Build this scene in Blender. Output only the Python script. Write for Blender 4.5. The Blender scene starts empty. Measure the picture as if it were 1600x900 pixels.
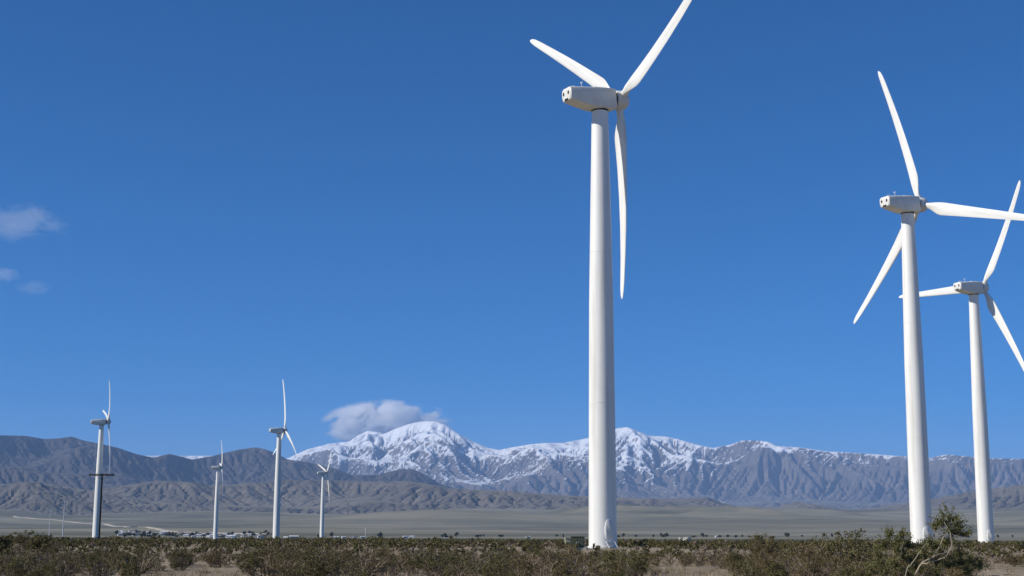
import bpy, math, random
import numpy as np
from mathutils import Matrix, Vector, Euler

R = math.radians
scene = bpy.context.scene
col = scene.collection

# ------------------------------------------------------------------ camera
F_PX, PITCH, ROLL, EYE = 2267.3, R(9.788), R(0.214), 1.8      # focal length in px of a 1600 px wide picture
cam_d = bpy.data.cameras.new('camera')
cam_d.sensor_width = 36.0
cam_d.lens = F_PX / 1600.0 * 36.0
cam_d.clip_start = 0.5
cam_d.clip_end = 120000.0
cam = bpy.data.objects.new('camera', cam_d)
col.objects.link(cam)
cam.matrix_world = (Matrix.Translation((0, 0, EYE)) @ Matrix.Rotation(R(90) + PITCH, 4, 'X') @ Matrix.Rotation(ROLL, 4, 'Z'))
scene.camera = cam

# ------------------------------------------------------------------ sky, sun, exposure
SUN_AZ, SUN_EL = R(-107.0), R(33.0)                            # azimuth clockwise from +Y
world = bpy.data.worlds.new('World')
scene.world = world
world.use_nodes = True
wn, wl = world.node_tree.nodes, world.node_tree.links
wn.clear()
wo = wn.new('ShaderNodeOutputWorld')
wb = wn.new('ShaderNodeBackground')
ws = wn.new('ShaderNodeTexSky')
ws.sky_type = 'NISHITA'
ws.sun_disc = False
ws.sun_elevation = SUN_EL
ws.sun_rotation = SUN_AZ
ws.altitude = 300.0
ws.air_density = 0.6
ws.dust_density = 0.0
ws.ozone_density = 10.0
wb.inputs['Strength'].default_value = 0.113
wh = wn.new('ShaderNodeHueSaturation')
wh.inputs['Hue'].default_value = 0.4985
wh.inputs['Saturation'].default_value = 1.25
wl.new(ws.outputs[0], wh.inputs['Color'])
wl.new(wh.outputs[0], wb.inputs[0])
wl.new(wb.outputs[0], wo.inputs[0])

sun_d = bpy.data.lights.new('sun', 'SUN')
sun_d.energy = 5.0
sun_d.angle = R(0.53)
sun_d.color = (1.0, 0.95, 0.865)
sun = bpy.data.objects.new('sun', sun_d)
col.objects.link(sun)
sdir = Vector((math.sin(SUN_AZ) * math.cos(SUN_EL), math.cos(SUN_AZ) * math.cos(SUN_EL), math.sin(SUN_EL)))
sun.rotation_euler = sdir.to_track_quat('Z', 'Y').to_euler()

vs = scene.view_settings
vs.view_transform = 'Standard'
vs.look = 'None'
vs.exposure = 0.0
vs.gamma = 1.0
vs.use_curve_mapping = False
cy = scene.cycles
cy.use_denoising = True
cy.max_bounces = 14
cy.diffuse_bounces = 3
cy.glossy_bounces = 2
cy.transparent_max_bounces = 8
cy.volume_bounces = 12

# ------------------------------------------------------------------ helpers
random.seed(7)
rng = np.random.default_rng(11)

def px2dir(x, y):
    """picture position (1600 x 900) -> (X/Y, Z/Y) of the sight line, used to survey where things stand"""
    px, py = x - 800.0, y - 450.0
    c, s = math.cos(ROLL), math.sin(ROLL)
    px, py = px * c + py * s, -px * s + py * c
    u, v = px / F_PX, -py / F_PX
    d = (u, math.cos(PITCH) - v * math.sin(PITCH), math.sin(PITCH) + v * math.cos(PITCH))
    return d[0] / d[1], d[2] / d[1]

def perlin(x, y, seed=0):
    x = np.asarray(x, float); y = np.asarray(y, float)
    r = np.random.default_rng(seed)
    p = r.permutation(512); p = np.concatenate([p, p])
    ang = r.random(512) * 2 * np.pi
    gx, gy = np.cos(ang), np.sin(ang)
    xi = np.floor(x).astype(int); yi = np.floor(y).astype(int)
    xf, yf = x - xi, y - yi
    xi &= 511; yi &= 511
    def g(ix, iy, fx, fy):
        h = p[(p[ix & 511] + iy) & 1023 if False else (p[ix & 511] + (iy & 511))] & 511
        return gx[h] * fx + gy[h] * fy
    u = xf * xf * xf * (xf * (xf * 6 - 15) + 10); v = yf * yf * yf * (yf * (yf * 6 - 15) + 10)
    a = g(xi, yi, xf, yf); b = g(xi + 1, yi, xf - 1, yf)
    c = g(xi, yi + 1, xf, yf - 1); d = g(xi + 1, yi + 1, xf - 1, yf - 1)
    return (a + u * (b - a)) * (1 - v) + (c + u * (d - c)) * v

def fbm(x, y, octaves=5, seed=0, gain=0.5, ridged=False):
    out = 0; amp = 1.0; f = 1.0
    for o in range(octaves):
        n = perlin(x * f, y * f, seed + o * 17)
        if ridged: n = 0.5 - np.abs(n) * 1.6
        out = out + n * amp
        amp *= gain; f *= 2.03
    return out

def mesh_np(name, verts, faces, smooth=False):
    """verts (n,3) array, faces: array (m,k) all with k corners, or a list of such arrays"""
    if not isinstance(faces, list): faces = [faces]
    faces = [np.asarray(f, np.int32) for f in faces if len(f)]
    me = bpy.data.meshes.new(name)
    verts = np.asarray(verts, np.float32)
    me.vertices.add(len(verts)); me.vertices.foreach_set('co', verts.ravel())
    nl = sum(f.size for f in faces); nf = sum(len(f) for f in faces)
    me.loops.add(nl); me.polygons.add(nf)
    me.loops.foreach_set('vertex_index', np.concatenate([f.ravel() for f in faces]))
    tot = np.concatenate([np.full(len(f), f.shape[1], np.int32) for f in faces])
    start = np.concatenate([[0], np.cumsum(tot)[:-1]]).astype(np.int32)
    me.polygons.foreach_set('loop_start', start)
    me.polygons.foreach_set('use_smooth', np.full(nf, smooth, bool))
    me.update(calc_edges=True)
    me.validate()
    return me

class MB:
    """collects shapes of one part, then becomes one mesh"""
    def __init__(self): self.v = []; self.f = {}; self.n = 0
    def add(self, v, f):
        v = np.asarray(v, float).reshape(-1, 3)
        for q in f:
            self.f.setdefault(len(q), []).append([i + self.n for i in q])
        self.v.append(v); self.n += len(v); return self
    def box(self, c, s, rot=None):
        c = np.array(c, float); s = np.array(s, float) / 2
        v = np.array([[x, y, z] for x in (-1, 1) for y in (-1, 1) for z in (-1, 1)], float) * s
        if rot is not None: v = v @ np.array(Euler(rot).to_matrix()).T
        return self.add(v + c, [(0, 1, 3, 2), (4, 6, 7, 5), (0, 4, 5, 1), (2, 3, 7, 6), (0, 2, 6, 4), (1, 5, 7, 3)])
    def tube(self, pts, radii, n=6, cap=True, closed_top=True):
        pts = np.asarray(pts, float); radii = np.broadcast_to(radii, len(pts))
        t = np.gradient(pts, axis=0); t /= np.linalg.norm(t, axis=1)[:, None] + 1e-12
        v = []
        ref = np.array([0.3, 0.9, 0.1]) if abs(t[0] @ np.array([0.3, 0.9, 0.1])) < 0.85 else np.array([1., 0, 0])
        for p, r, d in zip(pts, radii, t):
            a = np.cross(d, ref); a /= np.linalg.norm(a); b = np.cross(d, a)
            for k in range(n):
                an = 2 * math.pi * k / n
                v.append(p + r * (math.cos(an) * a + math.sin(an) * b))
        f = []
        for i in range(len(pts) - 1):
            for k in range(n):
                k2 = (k + 1) % n
                f.append((i * n + k, i * n + k2, (i + 1) * n + k2, (i + 1) * n + k))
        if cap:
            f.append(tuple(range(n))[::-1]); f.append(tuple((len(pts) - 1) * n + k for k in range(n)))
        return self.add(v, f)
    def loft(self, rings, cap=True):
        rings = [np.asarray(r, float) for r in rings]; n = len(rings[0]); f = []
        for i in range(len(rings) - 1):
            for k in range(n):
                k2 = (k + 1) % n
                f.append((i * n + k, i * n + k2, (i + 1) * n + k2, (i + 1) * n + k))
        if cap:
            f.append(tuple(range(n))[::-1]); f.append(tuple((len(rings) - 1) * n + k for k in range(n)))
        return self.add(np.concatenate(rings), f)
    def mesh(self, name, smooth=False, angle=None):
        me = mesh_np(name, np.concatenate(self.v), [np.array(x) for x in self.f.values()], smooth)
        if angle is not None:
            me.polygons.foreach_set('use_smooth', np.ones(len(me.polygons), bool))
            me.set_sharp_from_angle(angle=angle)
        return me

def link(name, me, mat=None, parent=None, kind=None, label=None, cat=None, group=None):
    o = bpy.data.objects.new(name, me)
    col.objects.link(o)
    if mat is not None and me is not None and len(me.materials) == 0: me.materials.append(mat)
    if parent is not None: o.parent = parent
    if kind: o['kind'] = kind
    if label: o['label'] = label
    if cat: o['category'] = cat
    if group: o['group'] = group
    return o

def empty(name, loc, label, cat, group=None, rz=0):
    o = link(name, None, label=label, cat=cat, group=group)
    o.location = loc; o.rotation_euler = (0, 0, rz); o.empty_display_size = 0.3
    return o

class NT:
    """tiny node-tree writer"""
    def __init__(self, name):
        self.m = bpy.data.materials.new(name); self.m.use_nodes = True
        self.t = self.m.node_tree; self.t.nodes.clear()
        self.out = self.n('ShaderNodeOutputMaterial')
    def n(self, kind, **kw):
        nd = self.t.nodes.new(kind)
        for k, v in kw.items(): setattr(nd, k, v)
        return nd
    def l(self, a, b): self.t.links.new(a, b)
    def val(self, sock, v):
        if hasattr(v, 'is_linked'): self.l(v, sock)
        else: sock.default_value = v
    def math(self, op, a, b=0.0, clamp=False):
        nd = self.n('ShaderNodeMath', operation=op); nd.use_clamp = clamp
        self.val(nd.inputs[0], a); self.val(nd.inputs[1], b); return nd.outputs[0]
    def mix(self, fac, a, b, mode='MIX'):
        nd = self.n('ShaderNodeMix', data_type='RGBA', blend_type=mode)
        self.val(nd.inputs[0], fac)
        for s, v in ((nd.inputs[6], a), (nd.inputs[7], b)):
            if hasattr(v, 'is_linked'): self.l(v, s)
            else: s.default_value = (*v, 1) if len(v) == 3 else v
        return nd.outputs[2]
    def ramp(self, fac, lo, hi, smooth=True):
        nd = self.n('ShaderNodeMapRange', interpolation_type='SMOOTHSTEP' if smooth else 'LINEAR')
        nd.inputs[1].default_value = lo; nd.inputs[2].default_value = hi
        self.val(nd.inputs[0], fac); return nd.outputs[0]
    def pos(self): return self.n('ShaderNodeNewGeometry').outputs['Position']
    def obj(self): return self.n('ShaderNodeTexCoord').outputs['Object']
    def map(self, vec, scale=(1, 1, 1), loc=(0, 0, 0)):
        nd = self.n('ShaderNodeMapping'); self.l(vec, nd.inputs[0])
        nd.inputs['Scale'].default_value = scale; nd.inputs['Location'].default_value = loc
        return nd.outputs[0]
    def noise(self, vec, scale, detail=4, rough=0.55, dist=0.0):
        nd = self.n('ShaderNodeTexNoise'); self.l(vec, nd.inputs['Vector'])
        nd.inputs['Scale'].default_value = scale; nd.inputs['Detail'].default_value = detail
        nd.inputs['Roughness'].default_value = rough; nd.inputs['Distortion'].default_value = dist
        return nd.outputs[0]
    def bsdf(self, color, rough=0.8, spec=0.3, bump=None, bump_str=0.3, bump_dist=0.1, metallic=0.0):
        b = self.n('ShaderNodeBsdfPrincipled')
        if hasattr(color, 'is_linked'): self.l(color, b.inputs['Base Color'])
        else: b.inputs['Base Color'].default_value = (*color, 1)
        self.val(b.inputs['Roughness'], rough)
        b.inputs['Specular IOR Level'].default_value = spec
        b.inputs['Metallic'].default_value = metallic
        if bump is not None:
            bp = self.n('ShaderNodeBump'); self.l(bump, bp.inputs['Height'])
            bp.inputs['Strength'].default_value = bump_str; bp.inputs['Distance'].default_value = bump_dist
            self.l(bp.outputs[0], b.inputs['Normal'])
        self.l(b.outputs[0], self.out.inputs[0]); return b

def plain(name, c, rough=0.7, spec=0.3, var=0.12, scale=3.0, metallic=0.0):
    t = NT(name); n = t.noise(t.obj(), scale, 5)
    dark = tuple(x * (1 - var) for x in c); lite = tuple(min(1, x * (1 + var)) for x in c)
    t.bsdf(t.mix(t.ramp(n, 0.3, 0.7), dark, lite), rough, spec, metallic=metallic)
    return t.m

# ------------------------------------------------------------------ materials
M = {}
def make_white():
    t = NT('turbine_white'); o = t.obj()
    streak = t.noise(t.map(o, (1.6, 1.6, 0.06)), 1.0, 6, 0.6)
    blot = t.noise(o, 0.35, 4)
    c = t.mix(t.ramp(streak, 0.45, 0.72), (0.84, 0.83, 0.775), (0.68, 0.66, 0.595))
    c = t.mix(t.math('MULTIPLY', t.ramp(blot, 0.5, 0.75), 0.25), c, (0.62, 0.61, 0.56))
    t.bsdf(c, 0.42, 0.4)
    return t.m
M['white'] = make_white()
M['white_trim'] = plain('white_trim', (0.72, 0.72, 0.68), 0.5, 0.4, 0.05)
M['nacelle'] = plain('nacelle_white', (0.72, 0.71, 0.65), 0.45, 0.4, 0.05, 1.2)
M['dark'] = plain('dark_void', (0.015, 0.015, 0.016), 0.8, 0.2)
M['wood'] = plain('tarred_wood', (0.028, 0.022, 0.018), 0.9, 0.15, 0.3, 8)
M['galv'] = plain('galvanised_steel', (0.60, 0.60, 0.60), 0.5, 0.4, 0.1)
M['green_box'] = plain('olive_enamel', (0.055, 0.065, 0.035), 0.5, 0.4, 0.15)
M['cream_box'] = plain('cream_enamel', (0.50, 0.47, 0.30), 0.6, 0.3, 0.15)
M['yellow'] = plain('yellow_paint', (0.75, 0.52, 0.03), 0.5, 0.4)
M['concrete'] = plain('concrete', (0.36, 0.34, 0.30), 0.9, 0.2, 0.15)
M['house_white'] = plain('house_white', (0.72, 0.71, 0.68), 0.8, 0.2, 0.06)
M['house_tan'] = plain('house_tan', (0.46, 0.40, 0.31), 0.8, 0.2, 0.08)
M['house_grey'] = plain('house_grey', (0.33, 0.33, 0.34), 0.8, 0.2, 0.08)
M['roof_white'] = plain('roof_white', (0.66, 0.66, 0.66), 0.6, 0.3, 0.06)
M['roof_brown'] = plain('roof_brown', (0.16, 0.12, 0.10), 0.8, 0.2, 0.15)
M['roof_grey'] = plain('roof_grey', (0.26, 0.26, 0.27), 0.8, 0.2, 0.15)
M['glass'] = plain('window_glass', (0.03, 0.035, 0.045), 0.12, 0.6)

def leaf_mat(name, a, b, c, spec=0.25):
    t = NT(name)
    isl = t.n('ShaderNodeNewGeometry').outputs['Random Per Island']
    oi = t.n('ShaderNodeObjectInfo').outputs['Random']
    base = t.mix(isl, a, b)
    base = t.mix(t.ramp(oi, 0.35, 1.0), base, c)
    t.bsdf(base, 0.6, spec)
    return t.m
M['leaf'] = leaf_mat('creosote_leaf', (0.050, 0.047, 0.012), (0.155, 0.136, 0.040), (0.145, 0.104, 0.042))
M['leaf_light'] = leaf_mat('shrub_leaf', (0.075, 0.078, 0.022), (0.20, 0.19, 0.065), (0.14, 0.13, 0.045))
M['leaf_tree'] = leaf_mat('tree_leaf', (0.022, 0.033, 0.012), (0.055, 0.068, 0.025), (0.04, 0.045, 0.02))
M['stem'] = leaf_mat('shrub_stem', (0.12, 0.09, 0.06), (0.36, 0.29, 0.205), (0.19, 0.145, 0.10), 0.1)
M['pale_stem'] = leaf_mat('pale_bark', (0.30, 0.25, 0.18), (0.42, 0.36, 0.27), (0.34, 0.29, 0.21), 0.1)
M['dry'] = leaf_mat('dry_twig', (0.09, 0.065, 0.042), (0.36, 0.285, 0.20), (0.17, 0.125, 0.085), 0.1)
M['straw'] = leaf_mat('dry_grass', (0.22, 0.17, 0.105), (0.40, 0.32, 0.205), (0.28, 0.22, 0.135), 0.1)

def mat_ground():
    t = NT('desert_floor'); p = t.pos()
    sep = t.n('ShaderNodeSeparateXYZ'); t.l(p, sep.inputs[0])
    big = t.noise(p, 0.035, 5, 0.6)
    fine = t.noise(p, 1.3, 6, 0.65)
    near = t.mix(t.ramp(fine, 0.32, 0.7), (0.235, 0.18, 0.118), (0.40, 0.33, 0.235))
    near = t.mix(t.math('MULTIPLY', t.ramp(big, 0.42, 0.65), 0.55), near, (0.17, 0.135, 0.085))
    # shrub-covered flats, then thinner cover on the fan
    flat = t.mix(t.ramp(t.noise(t.map(p, (0.012, 0.02, 0.01)), 1.0, 6, 0.65), 0.35, 0.68), (0.062, 0.060, 0.030), (0.13, 0.112, 0.065))
    band = t.noise(t.map(p, (0.00045, 0.0022, 0.001)), 1.0, 6, 0.62, 0.3)
    wash = t.noise(t.map(p, (0.0011, 0.0016, 0.001), (3, 7, 0)), 1.0, 7, 0.6, 0.8)
    fan = t.mix(t.ramp(band, 0.36, 0.66), (0.140, 0.133, 0.088), (0.28, 0.254, 0.176))
    fan = t.mix(t.math('MULTIPLY', t.ramp(wash, 0.56, 0.72), 0.5), fan, (0.36, 0.31, 0.23))
    fan = t.mix(t.math('MULTIPLY', t.ramp(wash, 0.46, 0.32), 0.75), fan, (0.085, 0.088, 0.058))
    yy = t.math('ADD', sep.outputs[1], t.math('MULTIPLY', t.math('SUBTRACT', band, 0.5), 900.0))
    c = t.mix(t.ramp(sep.outputs[1], 170, 420), near, flat)
    c = t.mix(t.ramp(yy, 1250, 2100), c, fan)
    t.bsdf(c, 0.95, 0.1, fine, 0.6, 0.12)
    return t.m
M['ground'] = mat_ground()

def mat_rock(name, lo, mid, hi, snow=False, line=1130.0):
    t = NT(name); p = t.pos()
    geo = t.n('ShaderNodeNewGeometry'); sep = t.n('ShaderNodeSeparateXYZ'); t.l(geo.outputs['Normal'], sep.inputs[0])
    ps = t.n('ShaderNodeSeparateXYZ'); t.l(p, ps.inputs[0])
    n1 = t.noise(p, 0.0011, 7, 0.62, 0.4); n2 = t.noise(p, 0.008, 6, 0.65)
    c = t.mix(t.ramp(n1, 0.35, 0.66), lo, mid)
    c = t.mix(t.math('MULTIPLY', t.ramp(n2, 0.48, 0.74), 0.7), c, hi)
    flatness = t.ramp(t.math('ADD', sep.outputs[2], t.math('MULTIPLY', t.math('SUBTRACT', n1, .5), .06)), .955, .99)
    c = t.mix(flatness, c, (0.20, 0.178, 0.132))
    rough = 0.95
    if snow:
        n3 = t.noise(p, 0.0016, 7, 0.65); n4 = t.noise(p, 0.010, 8, 0.78)
        h = t.math('ADD', ps.outputs[2], t.math('MULTIPLY', t.math('SUBTRACT', n3, 0.5), 1300.0))
        h = t.math('ADD', h, t.math('MULTIPLY', t.math('SUBTRACT', n4, 0.5), 1500.0))
        h = t.math('ADD', h, t.math('MULTIPLY', t.math('SUBTRACT', sep.outputs[2], 0.80), 2300.0))
        h = t.math('SUBTRACT', h, t.math('MULTIPLY', t.ramp(ps.outputs[0], 2700.0, 4000.0), 260.0))
        cover = t.ramp(h, line - 40, line + 90)
        c = t.mix(cover, c, (0.80, 0.81, 0.83))
    t.bsdf(c, rough, 0.1, n2, 0.9, 14.0)
    return t.m
M['far_rock'] = mat_rock('snowy_rock', (0.105, 0.088, 0.078), (0.165, 0.135, 0.115), (0.23, 0.19, 0.16), True)
M['mid_rock'] = mat_rock('dark_rock', (0.050, 0.045, 0.041), (0.088, 0.076, 0.068), (0.135, 0.114, 0.098))
M['hill_rock'] = mat_rock('foothill_earth', (0.085, 0.079, 0.062), (0.155, 0.135, 0.108), (0.24, 0.20, 0.165))

# ------------------------------------------------------------------ ground
BUMPS = [(8.9, 142.1, 1.0), (52.4, 188, 1.0), (81.6, 252.8, .7), (-152.5, 540.8, -.5), (-180, 895.6, -.5), (-92.7, 581, .4), (-124.3, 966, -.1)]
def zg(x, y):
    x = np.asarray(x, float); y = np.asarray(y, float)
    z = 0.0
    for bx, by, bz in BUMPS[:3]:
        z = z + 0
    s = np.clip((y - 85) / 60, 0, 1); e = np.clip((y - 260) / 200, 0, 1)
    z = 0.85 * s * s * (3 - 2 * s) * (1 - e * e * (3 - 2 * e)) - 1.0 * e
    z = z + 0.22 * fbm(x / 23.0, y / 23.0, 3, 5) * np.clip(1 - (np.hypot(x, y) - 300) / 600, 0, 1)
    far = np.clip(y - 1000.0, 0, None); cap = np.minimum(far, 7000)
    z = z + 2.8e-6 * cap * cap + 0.02 * (far - cap)
    k = np.clip((y - 1800) / 4000, 0, 1)
    z = z + k ** 1.5 * 60 * (fbm(x / 2300.0, y / 1700.0, 3, 9) + .1) + k * 5 * fbm(x / 500.0, y / 900.0, 3, 21)
    if np.max(y) > 4300:                                           # low rolling hills out on the fan
        m = 0.0
        for hx, hy, rx, ry, hh in MOUNDS:
            m = m + hh * np.exp(-((x - hx) / rx) ** 2 - ((y - hy) / ry) ** 2)
        z = z + m * (0.75 + 0.9 * fbm(x / 380.0, y / 380.0, 3, 33, .5, True))
    return z

MOUNDS = [(520, 6700, 330, 600, 44), (1020, 6500, 260, 520, 34), (1500, 6900, 300, 560, 26), (820, 5600, 420, 420, 10), (2300, 6500, 300, 520, 24), (2950, 6700, 420, 600, 34),
          (1900, 5500, 420, 420, 9), (-350, 6700, 380, 520, 14), (-1350, 6700, 420, 460, 12), (-2350, 6500, 380, 520, 16)]
def spaced(first, step, growth, limit):
    out = [first]
    while out[-1] < limit:
        out.append(out[-1] + step); step *= growth
    return np.array(out)
gx = spaced(0, 1.6, 1.042, 1500); gx = np.concatenate([gx, gx[-1] + np.arange(50, 3000, 50.0)]); gx = np.concatenate([gx, spaced(gx[-1] + 60, 80, 1.06, 42000)]); gx = np.concatenate([-gx[:0:-1], gx])
gy_f = np.concatenate([np.arange(0, 170, 1.6), spaced(170, 1.8, 1.035, 4200)])
gy_f = np.concatenate([gy_f, gy_f[-1] + np.arange(55, 4500, 55.0)]); gy_f = np.concatenate([gy_f, spaced(gy_f[-1] + 80, 100, 1.06, 42000)])
gy = np.concatenate([-spaced(0, 3, 1.25, 4000)[:0:-1], gy_f])
def grid_mesh(name, X, Y, Z, smooth=True):
    ny, nx = X.shape
    idx = np.arange(ny * nx).reshape(ny, nx)
    f = np.stack([idx[:-1, :-1], idx[:-1, 1:], idx[1:, 1:], idx[1:, :-1]], -1).reshape(-1, 4)
    return mesh_np(name, np.stack([X, Y, Z], -1).reshape(-1, 3), f, smooth)
GX, GY = np.meshgrid(gx, gy)
link('ground', grid_mesh('ground', GX, GY, zg(GX, GY)), M['ground'], kind='structure')

def on_ground(x, y, lo=300.0, hi=6500.0):
    """where the sight line through a picture position meets the rising plain"""
    t, e = px2dir(x, y)
    d = np.linspace(lo, hi, 1500)
    hit = np.nonzero(zg(t * d, d) >= EYE + e * d)[0]
    Y = d[hit[0]] if len(hit) else hi
    return float(t * Y), float(Y)

# ------------------------------------------------------------------ mountains
def erode(h, up, dx, iters, K, diff=0.12):
    ny, nx = h.shape; n = ny * nx
    h = h.copy()
    offs = [(-1, 0, 1), (1, 0, 1), (0, -1, 1), (0, 1, 1), (-1, -1, 1.414), (-1, 1, 1.414), (1, -1, 1.414), (1, 1, 1.414)]
    ids = np.arange(n).reshape(ny, nx)
    for it in range(iters):
        best = np.zeros((ny, nx)); rec = ids.copy(); dist = np.ones((ny, nx))
        P = np.pad(h, 1, constant_values=1e9); I = np.pad(ids, 1, constant_values=-1)
        for a, b, d in offs:
            sl = (h - P[1 + a:1 + a + ny, 1 + b:1 + b + nx]) / d
            m = sl > best
            best[m] = sl[m]; rec[m] = I[1 + a:1 + a + ny, 1 + b:1 + b + nx][m]; dist[m] = d
        hf = h.ravel(); order = np.argsort(hf)
        A = [1.0] * n; rl = rec.ravel().tolist(); ol = order.tolist()
        for i in reversed(ol):
            r = rl[i]
            if r != i: A[r] += A[i]
        F = (K * np.sqrt(np.array(A)) / dist.ravel()).tolist()
        hl = (h + up).ravel().tolist()
        for i in ol:
            r = rl[i]
            if r != i:
                f = F[i]; hr = hl[r]
                if hl[i] > hr: hl[i] = (hl[i] + f * hr) / (1 + f)
        h = np.array(hl).reshape(ny, nx)
        Q = np.pad(h, 1, mode='edge')
        h = h + diff * (0.25 * (Q[:-2, 1:-1] + Q[2:, 1:-1] + Q[1:-1, :-2] + Q[1:-1, 2:]) - h)
    return h

def upsample(a, ny, nx):
    y0, x0 = np.linspace(0, 1, a.shape[0]), np.linspace(0, 1, a.shape[1])
    y1, x1 = np.linspace(0, 1, ny), np.linspace(0, 1, nx)
    b = np.stack([np.interp(x1, x0, r) for r in a])
    return np.stack([np.interp(y1, y0, b[:, j]) for j in range(nx)], 1)

def mountain(name, crest_px, y_front, y_crest, y_back, t0, t1, cols, rows, mat, seed, K=0.06, iters=22, front_pow=1.25, detail=10.0, wander=900.0, toe=2500.0, toe_f=16.0, big=3800.0, dscale=420.0, slant=0.5):
    sv = [px2dir(x, y) for x, y in crest_px]
    st, se = np.array([a for a, b in sv]), np.array([b for a, b in sv])
    nx, ny = cols // 2, rows
    t = np.linspace(t0, t1, nx); Y = np.linspace(y_front, y_back, ny)
    T, YY = np.meshgrid(t, Y); X = T * YY
    yc = np.interp(t, *zip(*y_crest)) if isinstance(y_crest, list) else np.full(nx, float(y_crest))
    yf = y_front + 0.35 * toe
    YW = YY + wander * fbm(X / (big * 1.6), YY / (big * 1.6), 3, seed) + 0.9 * toe * fbm(X / (toe * 1.1), YY / (toe * 1.1), 3, seed + 77) * np.clip(1.5 - (YY - y_front) / (1.4 * toe), 0, 1)
    e = np.interp(t, st, se)
    crest = e * yc
    ca, sa = math.cos(slant), math.sin(slant)
    XR, YR = X * ca + YY * sa, (-X * sa + YY * ca) * 0.5          # noise drawn out along slanting spurs
    warp = np.clip(1 + 1.1 * fbm(XR / big, YR / big, 3, seed + 3), .25, 2)
    u = np.clip((YW - yf) / (yc - yf), 0, 1) ** front_pow * np.clip((YY - y_front) / 400.0, 0, 1)
    w = np.clip((y_back - YW) / (y_back - yc), 0, 1) ** 0.9
    prof = np.minimum(u, w)
    ridg = fbm(XR / (big * .5), YR / (big * .5), 4, seed + 8, 0.5, True)
    up = crest * prof * warp * (0.85 + 0.5 * ridg)
    up[0] = 0; up[-1] = 0
    h = 0.15 * up + 6 * rng.random(prof.shape) * np.clip(prof * 8, 0, 1)
    h = erode(h, up * 0.04, 1, iters, K, 0.03)
    h = np.maximum(upsample(h, rows, cols), 0)
    t = np.linspace(t0, t1, cols); Y = np.linspace(y_front, y_back, rows)
    T, YY = np.meshgrid(t, Y); X = T * YY
    fade = np.clip(h / 120.0, 0, 1)
    h = h + fade * detail * 2.4 * fbm((X + 90 * fbm(X / 400.0, YY / 400.0, 2, seed + 41)) / dscale, (YY + 90 * fbm(X / 400.0, YY / 400.0, 2, seed + 42)) / (dscale * 1.5), 4, seed + 40, 0.55, True)
    base = zg(X, YY) - 6
    e = np.interp(t, st, se)
    for k, win in enumerate((61, 31, 9, 5, 3)):
        em = ((h + base - EYE) / YY)
        j = em.argmax(0); ar = np.arange(cols); yj = YY[j, ar]; hj = np.maximum(h[j, ar], 30); bj = base[j, ar]
        ratio = np.clip((e * yj + EYE - bj) / hj, 0.2, 4)
        ratio = np.convolve(np.pad(ratio, win // 2, mode='edge'), np.ones(win) / win, 'valid')
        wgt = 1.0 if k < 2 else np.clip((h / hj - .55) / .45, 0, 1) ** 1.5      # fine corrections touch only the crest
        h = h * (1 + (ratio - 1) * wgt)
    return link(name, grid_mesh(name, X, YY, h + base, False), mat, kind='structure')

far_crest = [(-700, 712), (-300, 700), (0, 705), (200, 712), (330, 712), (400, 722), (450, 716), (480, 702), (500, 697), (515, 693), (545, 690), (560, 680), (575, 673), (590, 675), (600, 678), (615, 671),
             (640, 662), (660, 658), (680, 658), (695, 663), (715, 677), (740, 690), (760, 699), (780, 703), (800, 699), (830, 694), (850, 692),
             (880, 692), (905, 687), (925, 683), (945, 676), (965, 669), (980, 667), (995, 673), (1015, 681), (1040, 682), (1060, 686), (1090, 695),
             (1115, 700), (1140, 695), (1160, 688), (1180, 688), (1200, 690), (1215, 697), (1250, 699), (1290, 705), (1340, 708), (1400, 712),
             (1450, 716), (1480, 710), (1510, 713), (1550, 716), (1600, 717), (1700, 712), (1900, 722), (2300, 725)]
mountain('mountain_range_snowy', far_crest, 15500, [(-.6, 27000), (.10, 27500), (.14, 26000), (.17, 23000), (.27, 23500), (.31, 25500), (.6, 25500)], 30500,
         -0.48, 0.48, 1080, 290, M['far_rock'], 101, K=0.08, iters=34, front_pow=1.3, detail=18.0, wander=1500, toe=4500, big=4600, dscale=420.0)
left_crest = [(-700, 690), (-300, 672), (-100, 676), (0, 680), (40, 681), (70, 686), (90, 685), (112, 682), (130, 688), (160, 694), (185, 700), (215, 710), (240, 715), (265, 709),
              (285, 714), (300, 718), (330, 713), (350, 708), (375, 702), (400, 699), (415, 702), (430, 708), (450, 718), (480, 722), (520, 731), (550, 742),
              (590, 742), (625, 733), (645, 733), (665, 742), (690, 757), (740, 772), (800, 790), (900, 812)]
mountain('mountain_range_dark', left_crest, 9800, [(-.6, 14500), (-.16, 14500), (.05, 13500)], 16800,
         -0.48, 0.03, 600, 250, M['mid_rock'], 202, K=0.065, iters=34, front_pow=1.2, detail=7.0, wander=600, toe=1800, big=3000, dscale=300.0, slant=-0.6)
hill_crest = [(-700, 760), (-200, 750), (0, 757), (50, 752), (100, 760), (140, 766), (200, 758), (245, 751), (300, 753), (330, 759), (400, 755), (440, 750), (500, 750), (560, 752),
              (640, 752), (660, 755), (700, 763), (740, 765), (800, 767), (850, 772), (920, 776), (1000, 778), (1060, 779), (1105, 777), (1130, 786), (1170, 795), (1210, 793),
              (1245, 784), (1280, 790), (1330, 797), (1380, 792), (1450, 781), (1510, 769), (1560, 762), (1600, 757), (1700, 750), (2000, 762), (2300, 770)]
mountain('foothills', hill_crest, 6000, [(-.6, 9300), (.06, 9300), (.14, 10500), (.6, 10500)], 12000,
         -0.48, 0.48, 1040, 250, M['hill_rock'], 303, K=0.06, iters=34, front_pow=1.75, detail=4.0, wander=500, toe=2600, toe_f=22.0, big=1500.0, dscale=160.0)

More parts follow.
